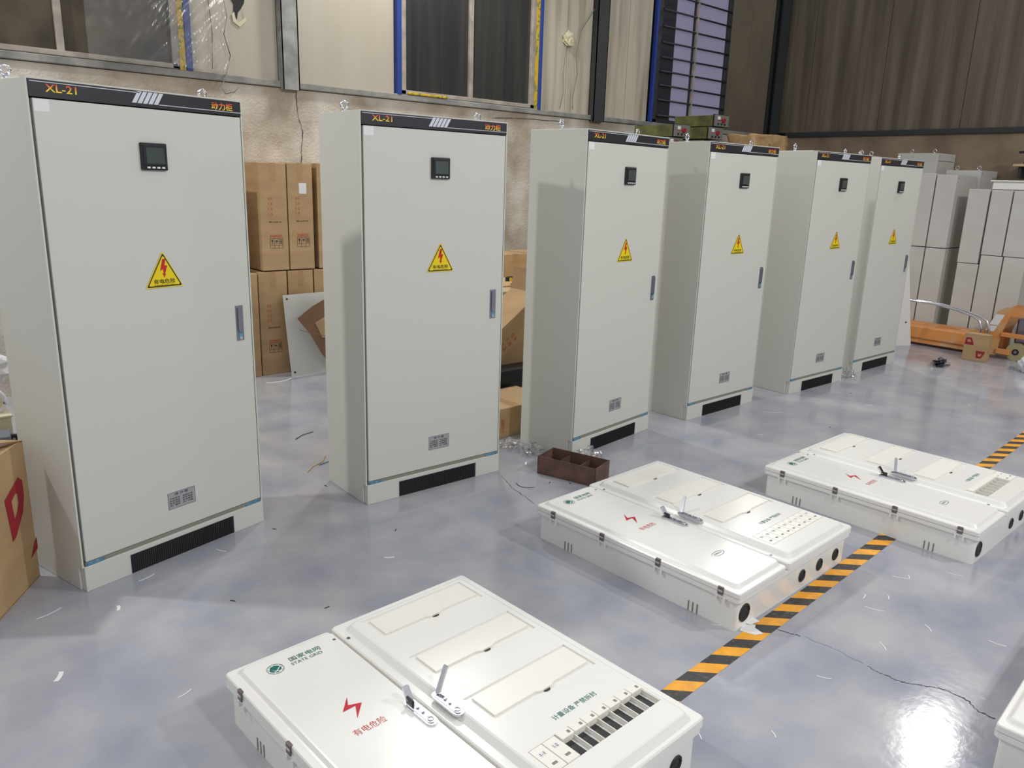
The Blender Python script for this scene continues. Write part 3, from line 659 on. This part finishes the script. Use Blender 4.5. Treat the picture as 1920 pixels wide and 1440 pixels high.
t = thing('tape_measure', 'black and yellow tape measure on the workbench', 'tape measure', (4.50, 5.17, .665)); B(BLACK).box(-.045, .045, 0, .04, 0, .05, .012).obj('case', t); B(YEL).cyl((-.01, -.002, .025), (-.01, .002, .025), .018, 16).obj('yellow_face', t)
crumple('cloth_bundle', 'brownish cloth bundle on the front of the workbench', 'cloth', (4.42, 4.85, .665), .15, .09, .07, mat('cloth_brown', srgb(150, 130, 115), .9, col2=srgb(110, 90, 80), scale=9), .3, 2)
t = thing('flat_cardboard', 'thin pale cardboard sheets lying on the workbench', 'cardboard', (4.25, 4.95, .665)); 
for i in range(3): B(KRAFT).box(-.15, .35, 0, .2, .004*i, .004*i+.003, M=Matrix.Rotation(R(6*i-5), 4, 'Z')).obj('cardboard_sheet', t)

# brown steel trough
t = thing('steel_trough', 'rusty brown open steel trough on the floor before the third cabinet', 'trough', (2.742, 2.892, 0), 0)
e1 = Vector((2.849-2.749, 2.590-2.912, 0)); e2 = Vector((.215, .145, 0)).normalized()*.20
a1 = math.atan2(e1.y, e1.x); Lt = .345; t.rotation_euler = (0, 0, a1)
b = B(RUSTY); wt, ht = .17, .10
b.box(0, Lt, 0, .004, 0, ht).box(0, Lt, wt-.004, wt, 0, ht).box(0, .004, 0, wt, 0, ht).box(Lt-.004, Lt, 0, wt, 0, ht).box(0, Lt, 0, wt, 0, .004)
b.obj('trough_shell', t)
for x in (.11, .23): B(RUSTY).box(x, x+.004, .004, wt-.004, .004, ht*.8).obj('divider', t)

# ------------------------------------------------------------------ rack, welders and paper bundle behind the cabinets
t = thing('steel_rack', 'steel rack behind the third and fourth cabinets carrying the green machines', 'rack', (7.6, 5.3, 0))
B(POSTD).box(-1.5, 1.55, 0, .6, 1.86, 1.89).obj('shelf', t)
for sx in (-1.48, 1.5):
    for sy in (.02, .56): B(POSTD).box(sx-.02, sx+.02, sy-.02, sy+.02, 0, 1.86).obj('leg', t)
def welder(loc, label, L_=.55, w_=.26, h=.115):
    t = thing('green_machine', label, 'machine', loc, 0, 'green box machines on the rack')
    B(WELD).box(.01, w_-.01, .02, L_, 0, h, .004).obj('housing', t)
    f = B(BLACK).box(-.006, w_+.006, .006, .022, -.004, h+.008, .002).obj('front_frame', t)
    p_ = B(WELDP).box(0, w_, 0, .008, 0, h, .002).obj('control_panel', t)
    B(PAPER).box(.05, .10, -.002, 0, h*.6, h*.88).obj('gauge', p_)
    B(RED).box(.05, .12, -.0022, 0, h*.52, h*.58).obj('red_stripe', p_)
    B(CRED).cyl((.15, 0, h*.55), (.15, -.02, h*.55), .024, 14).obj('knob', p_)
    for i in range(3): B(BLACK).cyl((.06+.06*i, 0, h*.2), (.06+.06*i, -.012, h*.2), .010, 10).obj('socket', p_)
    return t
welder((6.78, 5.31, 2.022), 'green machine with grey control panel, single one at the left of the rack')
welder((6.70, 5.33, 1.90), 'green machine lying under the left one, mostly hidden', h=.108)
welder((7.385, 5.32, 2.03), 'lower green machine of the right-hand pair on the rack', h=.12)
welder((7.46, 5.31, 2.165), 'upper green machine of the right-hand pair, topmost under the barred window')
welder((7.38, 5.34, 1.895), 'bottom green machine hidden under the right-hand pair', h=.115)
b = bmesh.new(); bmesh.ops.create_cube(b, size=1); bmesh.ops.subdivide_edges(b, edges=list(b.edges), cuts=9, use_grid_fill=True)
for v in b.verts:
    n = noise.noise(Vector((v.co.x*4, v.co.y*3, v.co.z*3)))
    k = 1-.45*max(0, -v.co.x-.2); v.co.z = v.co.z*k+(.12*n if v.co.z > 0 else 0)
    v.co.y += .1*n; v.co.x *= .74; v.co.y *= .35; v.co.z = (v.co.z+.5)*.25
me = bpy.data.meshes.new('paper_bundle'); b.to_mesh(me); b.free(); me.materials.append(KRAFT)
for f in me.polygons: f.use_smooth = True
t = thing('paper_bundle', 'crumpled kraft paper bundle lying above the fourth cabinet', 'bundle', (8.62, 5.5, 1.89)); link('bundle_body', me, t)
B(KRAFT).prism([(.0, 0), (.09, .02), (.12, .12), (.08, .07), (.0, .05)], frame((.37, -.1, .12), EX, EZ), .01).obj('torn_end', t)
B(TAPE).tube([(-.03, -.2, .12), (-.03, -.15, .2), (-.02, 0, .225), (-.03, .15, .2)], .006, 6).obj('tie_string', t)

# ------------------------------------------------------------------ grey enclosures by the right wall
def enclosure(x0, x1, y0, y1, z0, z1, label, bolts=(), seam=False, mt=CAB2, holes=True):
    t = thing('grey_enclosure', label, 'enclosure', ((x0+x1)/2, (y0+y1)/2, z0), 0, 'plain grey enclosures stacked by the right wall')
    w_, d = (x1-x0)/2, (y1-y0)/2-.004; h = z1-z0-.003
    B(mt).box(-w_, w_, -d, d, 0, h, .004).obj('body', t)
    if holes:
        for z in (.03, h-.03): B(GAP).cyl((-w_+.05, -d-.001, z), (-w_+.05, -d+.002, z), .006, 8).obj('mounting_hole', t)
    if seam: B(GAP).box(-w_+.03, w_-.03, -d-.001, -d+.01, h-.085, h-.08).obj('seam', t)
    for (bx, by) in bolts:
        B(CHROME).torus((bx, by, h+.028), .018, .0055, 'x').cyl((bx, by, h-.001), (bx, by, h+.014), .008, 8).obj('eye_bolt', t)
    return t
U0 = 8.85
enclosure(U0, 9.38, 3.49, 3.78, .98, 1.735, 'upper grey enclosure right behind the farthest cabinet')
enclosure(U0, 9.38, 3.28, 3.485, .98, 1.722, 'upper grey enclosure with a shaded side, second from the farthest cabinet')
enclosure(U0, 9.38, 3.49, 3.78, 0, .975, 'lower grey enclosure right behind the leaning white panel')
enclosure(U0, 9.38, 3.28, 3.485, 0, .975, 'lower grey enclosure, second from the leaning white panel')
enclosure(U0, 9.15, 2.955, 3.156, .85, 1.59, 'upper grey enclosure left of the pair under the white box')
enclosure(U0, 9.15, 2.75, 2.945, .945, 1.585, 'upper grey enclosure directly under the white box edge')
enclosure(U0, 9.15, 2.53, 2.745, .945, 1.583, 'upper grey enclosure at the right edge of the photo')
enclosure(U0, 9.15, 2.945, 3.15, 0, .847, 'lower grey enclosure standing behind the silver tube bend')
enclosure(U0, 9.15, 2.735, 2.94, 0, .942, 'lower grey enclosure above the small red-marked carton')
enclosure(U0, 9.15, 2.53, 2.73, 0, .942, 'lower grey enclosure behind the orange pallet jack frame')
enclosure(9.41, 9.89, 3.72, 4.17, 0, 1.965, 'tallest grey enclosure with eye bolts behind the stacked ones', bolts=((-.12, -.13), (-.12, .12)), seam=True)
enclosure(9.41, 9.89, 3.26, 3.62, 0, 1.785, 'grey enclosure with eye bolts and a dark side, right of the tallest one', bolts=((-.12, -.11), (-.12, .11)))
enclosure(8.3, 8.75, 4.05, 4.45, 0, 1.90, 'grey enclosure with eye bolts showing between the fifth and farthest cabinets', bolts=((-.1, -.14), (.12, -.14)))
t = thing('white_box', 'white box with a projecting lid on top of the grey enclosures', 'box', (9.25, 2.75, 1.588))
B(WHITE).box(-.35, .2, -.45, .21, 0, .075, .003).obj('box_body', t); B(WHITE).box(-.37, .22, -.47, .23, .075, .088, .003).obj('lid', t)
t = thing('wall_shelf', 'wooden shelf board on the right wall above the white box', 'shelf', (9.7, 2.9, 1.83)); B(WOOD).box(-.15, .19, -.7, .12, 0, .025, .003).obj('board', t); B(POSTD).box(-.1, .19, .05, .08, -.12, 0).obj('bracket', t)
t = thing('dark_clamp', 'dark clamp standing on the wooden wall shelf', 'clamp', (9.65, 2.92, 1.855)); B(BLACK).box(-.02, .02, -.03, .03, 0, .14, .006).obj('clamp_body', t); B(BLACK).box(-.02, .02, .0, .09, .11, .135, .004).obj('clamp_jaw', t)
small_carton((9.6, 2.3, 1.856), .2, .42, .10, 'flat brown carton on the wooden wall shelf', None)

# leaning white panel behind the farthest cabinet
t = thing('leaning_panel', 'white metal side panel leaning behind the farthest cabinet', 'panel', (7.45, 2.95, 0), 0)
t.location = (0, 0, 0)
P0, P1, P2, P3 = Vector((8.19, 3.39, 0)), Vector((8.385, 3.30, 0)), Vector((8.02, 3.302, .93)), Vector((7.93, 3.36, .93))
b = B(WHITE); n_ = (P1-P0).cross(P3-P0).normalized()*.012
b.loft([[tuple(P0), tuple(P1), tuple(P2), tuple(P3)], [tuple(p+n_) for p in (P0, P1, P2, P3)]])
b.obj('panel_sheet', t)
for (a, c) in ((.45, .45), (.35, .3), (.7, .27)):
    p = P0.lerp(P1, a).lerp(P3.lerp(P2, a), c); s_ = -1 if n_.y > 0 else 1
    B(GAP).cyl(tuple(p-n_*.2), tuple(p+n_*1.2), .010, 10).obj('mounting_hole', t)

# ------------------------------------------------------------------ pallet jack
t = thing('pallet_jack', 'orange hand pallet jack at the right edge, forks before the grey enclosures', 'pallet jack', (0, 0, 0))
for x0 in (8.42, 8.64):
    b = B(ORANGE); b.box(x0, x0+.15, 2.66, 3.75, .075, .20, .012); b.box(x0+.02, x0+.13, 2.7, 3.7, .03, .08); b.obj('fork', t)
fr = B(ORANGE)
prof = [(2.74, .03), (2.78, .20), (2.66, .24), (2.56, .46), (2.49, .50), (2.05, .50), (2.05, .43), (2.45, .42), (2.50, .26), (2.52, .03)]
for x0 in (8.44, 8.74): fr.prism([(y, z) for y, z in prof], frame((x0, 0, 0), (0, 1, 0), (0, 0, 1)), .02)
fr.prism([(2.745, .03), (2.78, .20), (2.665, .24), (2.56, .46), (2.545, .45), (2.65, .22), (2.755, .19), (2.72, .03)], frame((8.46, 0, 0), (0, 1, 0), (0, 0, 1)), .28)
fr.obj('frame', t)
B(ORANGE).box(8.42, 8.46, 2.2, 2.5, .22, .26, .004).box(8.42, 8.46, 2.40, 2.52, .05, .10, .004).obj('linkage', t)
Ms = frame((8.4385, 2.655, .255), (0, -1, 0), (0, -.42, 1))
B(PAPER).prism([(.01, .07), (.085, .07), (.085, .185), (.01, .185)], Ms, .0008).obj('paper_sign', t)
B(PAPER).prism([(.01, .0), (.085, .0), (.085, .06), (.01, .06)], Ms, .0008).obj('paper_sign', t)
for x in (8.46, 8.66):
    wl = B(MUD).cyl((x, 2.36, .085), (x+.06, 2.36, .085), .085, 28).obj('wheel', t)
    B(BLACK).cyl((x-.004, 2.36, .085), (x+.064, 2.36, .085), .03, 16).m(STEEL).cyl((x-.006, 2.36, .085), (x+.066, 2.36, .085), .014, 12).obj('hub', wl)
B(STEEL).box(8.55, 8.67, 2.25, 2.42, .15, .40, .02).obj('hydraulic_pump', t)
t = thing('bent_tubes', 'pair of curved silver tubes arching over the orange forks', 'tubes', (0, 0, 0))
for dx, dy in ((-.05, 0), (.0, -.05)):
    b = B(CHROME).tube([(8.40+dx, 3.55+dy, .44), (8.40+dx, 3.35+dy, .465), (8.40+dx, 3.1+dy, .455), (8.40+dx, 2.88+dy, .42), (8.40+dx, 2.74+dy, .385), (8.40+dx, 2.68+dy, .35), (8.40+dx, 2.655+dy, .29), (8.40+dx, 2.65+dy, .225)], .011, 10); b.obj('tube', t)
# small carton with red marks
t = thing('marked_carton', 'small brown carton with two red marks in front of the pallet jack', 'carton', (8.10, 2.70, 0), math.atan2(-.19, -.03))
t.rotation_euler = (0, 0, R(-84))
B(CARD).box(0, .205, 0, .13, 0, .25, .004).obj('box_body', t)
B(CARD).prism([(0, 0), (.205, 0), (.19, .05), (.02, .05)], frame((0, .0, .249), (1, 0, 0), (0, .9, .25)), .004).obj('flap', t)
for (cx, cz, s_, fl_) in ((.045, .175, .85, 1), (.15, .075, .85, -1)):
    B(CRED).prism([(cx+x*s_, cz+z*s_*fl_) for x, z in ((-.045, -.03), (.045, -.03), (.04, 0), (.015, .05), (-.035, .05))], frame((0, -.0015, 0), EX, EZ), 0,
                  holes=[[(cx+x*s_, cz+z*s_*fl_) for x, z in ((-.02, 0), (.02, 0), (.008, .03), (-.018, .03))]]).obj('red_mark', t)

# ------------------------------------------------------------------ wall details
tag(crumple('foam_patch', 'pale foam lump plugging a hole in the cream panel, top', 'foam', (5.98, YW+.0, 2.86), .07, .03, .14, CREAMBOX, .3, 12), None)
t = thing('panel_hole', 'dark torn hole in the cream wall panel above the nearest cabinets', 'hole', (2.56, YW+.018, 2.60))
B(GAP).prism([(-.06, .17), (-.03, .12), (-.035, .06), (-.01, .02), (0, .07), (.02, .09), (.05, .14), (.06, .2), (.0, .19)], frame((0, 0, 0), EX, EZ), .002).obj('dark_opening', t)
B(CREAMBOX).prism([(-.05, .05), (-.03, .07), (-.02, .02), (0, .0), (.05, .04), (.04, .1), (.06, .02), (.01, -.03), (-.04, .0)], frame((0, -.003, 0), EX, EZ), .002).obj('torn_edge', t)
def wirepts(pts): return [(u, v, z) for u, v, z in pts]
tag(B(WIRE).tube([(2.45, YW-.02, 4.0), (2.44, YW-.02, 2.75), (2.46, YW-.02, 2.62), (2.43, YW-.02, 2.5), (2.47, YW-.02, 2.36), (2.44, YW-.02, 2.25), (2.40, YW-.08, 2.19), (2.36, YW-.09, 2.13), (2.39, YW-.085, 2.08), (2.46, YW-.08, 2.10), (2.5, YW-.08, 2.14)], .0035, 6).obj('hanging_wire'), 'long thin wire hanging down and curling over the ledge above the nearest cabinet', 'wire')
tag(B(WIRE).tube([(2.33, YW-.02, 4.0), (2.33, YW-.02, 2.7), (2.345, YW-.02, 2.5), (2.33, YW-.02, 2.25)], .003, 6).obj('hanging_wire'), 'thin wire hanging beside the plastic-covered window edge', 'wire')
tag(B(WIRE).tube([(6.3, YW-.03, 3.25), (6.12, YW-.03, 3.02), (6.07, YW-.02, 2.8), (6.1, YW-.02, 2.6), (6.05, YW-.02, 2.38), (6.06, YW-.02, 2.26)], .004, 6).obj('hanging_wire'), 'dark wire running from the foam lump down the cream panel', 'wire')
tag(B(WIRE).tube([(5.93, YW-.02, 2.86), (5.9, YW-.02, 2.6), (5.91, YW-.02, 2.4), (5.87, YW-.02, 2.25)], .0035, 6).obj('hanging_wire'), 'second thin wire left of the one under the foam lump', 'wire')
# plastic film hanging over the first window
b = bmesh.new(); nx, nz = 110, 70
vs = [[None]*(nz+1) for _ in range(nx+1)]
for i in range(nx+1):
    for j in range(nz+1):
        u = 1.5+(2.44-1.5)*i/nx; z = 2.235+(3.3-2.235)*j/nz
        q = (u*1.0+z*.9)
        k_ = u*.75-z*.66; am = .15+.85*min(1, max(0, (u-1.75)/.4)); dd = am*(.022*abs(noise.noise(Vector((k_*8, q*.8, 0))))+.009*abs(noise.noise(Vector((k_*22, q*1.6, 5)))))+.002*noise.noise(Vector((u*9, z*9, 3)))
        vs[i][j] = b.verts.new((u, YW-.055-dd, z))
for i in range(nx):
    for j in range(nz): b.faces.new((vs[i][j], vs[i+1][j], vs[i+1][j+1], vs[i][j+1]))
me = bpy.data.meshes.new('window_film'); b.to_mesh(me); b.free(); me.materials.append(CLEAR)
tag(link('window_film', me), 'shiny clear plastic sheet stretched over the window at the upper left', 'plastic sheet')

# ------------------------------------------------------------------ offcuts on the floor
def scrap(x, y, L_, a, wd=.003, mt=PAPER, bend=.15, label='thin white plastic offcut lying on the grey floor', grp='thin white offcuts on the floor', nm='plastic_offcut', cat='offcut'):
    b = B(mt); n = 5; P = []
    for i in range(n+1):
        s_ = i/n-.5; P.append((s_*L_, bend*L_*(s_*s_*4-1)*.5))
    for (p, q) in zip(P, P[1:]): b.prism([(p[0], p[1]-wd/2), (q[0], q[1]-wd/2), (q[0], q[1]+wd/2), (p[0], p[1]+wd/2)], frame((0, 0, .0003), EX, (0, 1, 0)), .0012)
    o = b.obj(nm); o.location = (x, y, 0); o.rotation_euler = (0, 0, R(a)); return tag(o, label, cat, grp)
for (x, y, L_, a, lb) in ((.415, 2.91, .09, 20, 'beside the open carton at the left edge'), (.76, 2.97, .07, 20, 'in front of the nearest cabinet, under its left plinth end'), (1.07, 3.02, .05, -60, 'just in front of the vent grille of the nearest cabinet'),
    (3.148, 1.126, .07, -60, 'with a bent end, right of the tape'), (3.18, 1.11, .03, 30, 'touching the bent one right of the tape'), (3.36, 1.0, .06, -70, 'under the near corner of the farthest meter box'),
    (2.873, 1.15, .04, 15, 'closest to the tape, level with the middle meter box corner'), (2.941, 1.087, .035, 30, 'short and bright, second row right of the tape'), (2.811, 1.08, .07, -70, 'long and level, right of the tape'),
    (2.835, .895, .045, 50, 'upright one in the middle of the empty floor at the right'), (2.584, .946, .05, 50, 'above the dark floor crack'), (2.928, .697, .055, -80, 'near the right edge of the photo, above the cut-off meter box'),
    (1.876, .941, .03, 55, 'beside the bright lamp reflection on the floor'), (1.703, 1.077, .04, 60, 'beside the right corner of the nearest meter box'), (2.24, 1.387, .04, -50, 'in the shadow of the middle meter box'), (2.252, .986, .045, -60, 'between the tape and the dark floor crack'),
    (3.66, 1.98, .05, -50, 'behind the middle meter box, before the farthest one'), (3.95, 2.2, .05, -45, 'behind the farthest meter box, left of it'), (4.362, 2.542, .035, -20, 'in front of the fourth cabinet'),
    (5.0, 2.38, .06, -50, 'in front of the fifth cabinet'), (5.67, 2.45, .05, -20, 'on the far floor between the fifth and farthest cabinets'), (6.32, 2.0, .05, 0, 'on the far floor at the right edge'), (6.4, 2.4, .05, -30, 'in front of the farthest cabinet'), (4.9, 2.78, .14, -48, 'long, in the gap between the fourth and fifth cabinets')):
    scrap(x, y, L_, a, label='thin white plastic offcut '+lb)
scrap(.612, 2.80, .035, 75, .012, label='small white paper chip on the floor in front of the nearest cabinet', grp=None, nm='paper_chip')
scrap(.358, 2.49, .05, 60, .014, label='bent white paper curl on the floor at the lower left', grp=None, nm='paper_chip')
scrap(.63, 2.17, .05, 20, .003, label='pale plastic thread on the floor left of the nearest meter box', grp=None)
scrap(1.588, 2.545, .045, -30, .008, label='small white curl on the floor between the first two cabinets', grp=None, nm='paper_chip')
scrap(2.47, 5.50, .22, 8, .018, label='long white strip on the floor before the cartons', grp=None, bend=.3, nm='white_strip', cat='strip')
scrap(2.575, 2.80, .11, -70, .005, mt=INK, bend=.6, label='curved black cable offcut on the floor left of the brown trough', grp=None, nm='cable_offcut')
for (x, y, lb) in ((1.33, 3.08, 'by the right foot of the nearest cabinet'), (.95, 2.6, 'on the open floor in front of the nearest cabinet'), (1.75, 2.75, 'in front of the second cabinet vent'),
    (1.2, 2.35, 'behind the nearest meter box'), (2.70, 2.75, 'left of the brown trough, nearer one'), (2.78, 2.68, 'against the brown trough'), (4.9, 2.35, 'on the far floor behind the farthest meter box'),
    (5.9, 2.7, 'in front of the farthest cabinet row end'), (1.75, 3.4, 'on the floor left of the second cabinet')):
    scrap(x, y, .02, random.uniform(0, 180), .004, mt=INK, label='tiny dark cable scrap '+lb, grp='tiny dark scraps on the floor', nm='dark_scrap', cat='scrap')
def fwire(pts, mt, label):
    return tag(B(mt).tube([(x, y, .004) for x, y in pts], .0022, 6).obj('wire_piece'), label, 'wire')
fwire([(1.76, 3.62), (1.82, 3.68), (1.90, 3.72), (1.96, 3.80)], mat('wire_yellow', srgb(215, 190, 110), .5), 'yellow wire offcut on the floor left of the second cabinet')
fwire([(1.86, 3.68), (1.93, 3.70), (2.02, 3.68)], mat('wire_teal', srgb(60, 130, 130), .5), 'teal wire offcut crossing the yellow one on the floor')
fwire([(1.95, 4.15), (2.02, 4.2), (2.1, 4.22)], INK, 'black wire offcut on the floor behind the second cabinet')
t = thing('paper_sheet', 'torn white paper under the near corner of the middle meter box', 'paper', (2.30, 1.30, 0))
B(PAPER).prism([(-.03, .015), (.02, .03), (.05, .0), (.03, -.01), (.02, -.05), (-.01, -.035), (-.02, -.01)], frame((0, 0, .001), (1, 0, 0), (0, 1, 0)), .0015).obj('torn_sheet', t)
B(PAPER).prism([(0, .04), (.06, .03), (.055, -.01), (.01, .0)], frame((0.02, .01, .003), (1, 0, .05), (0, 1, .05)), .0015).obj('torn_corner', t)
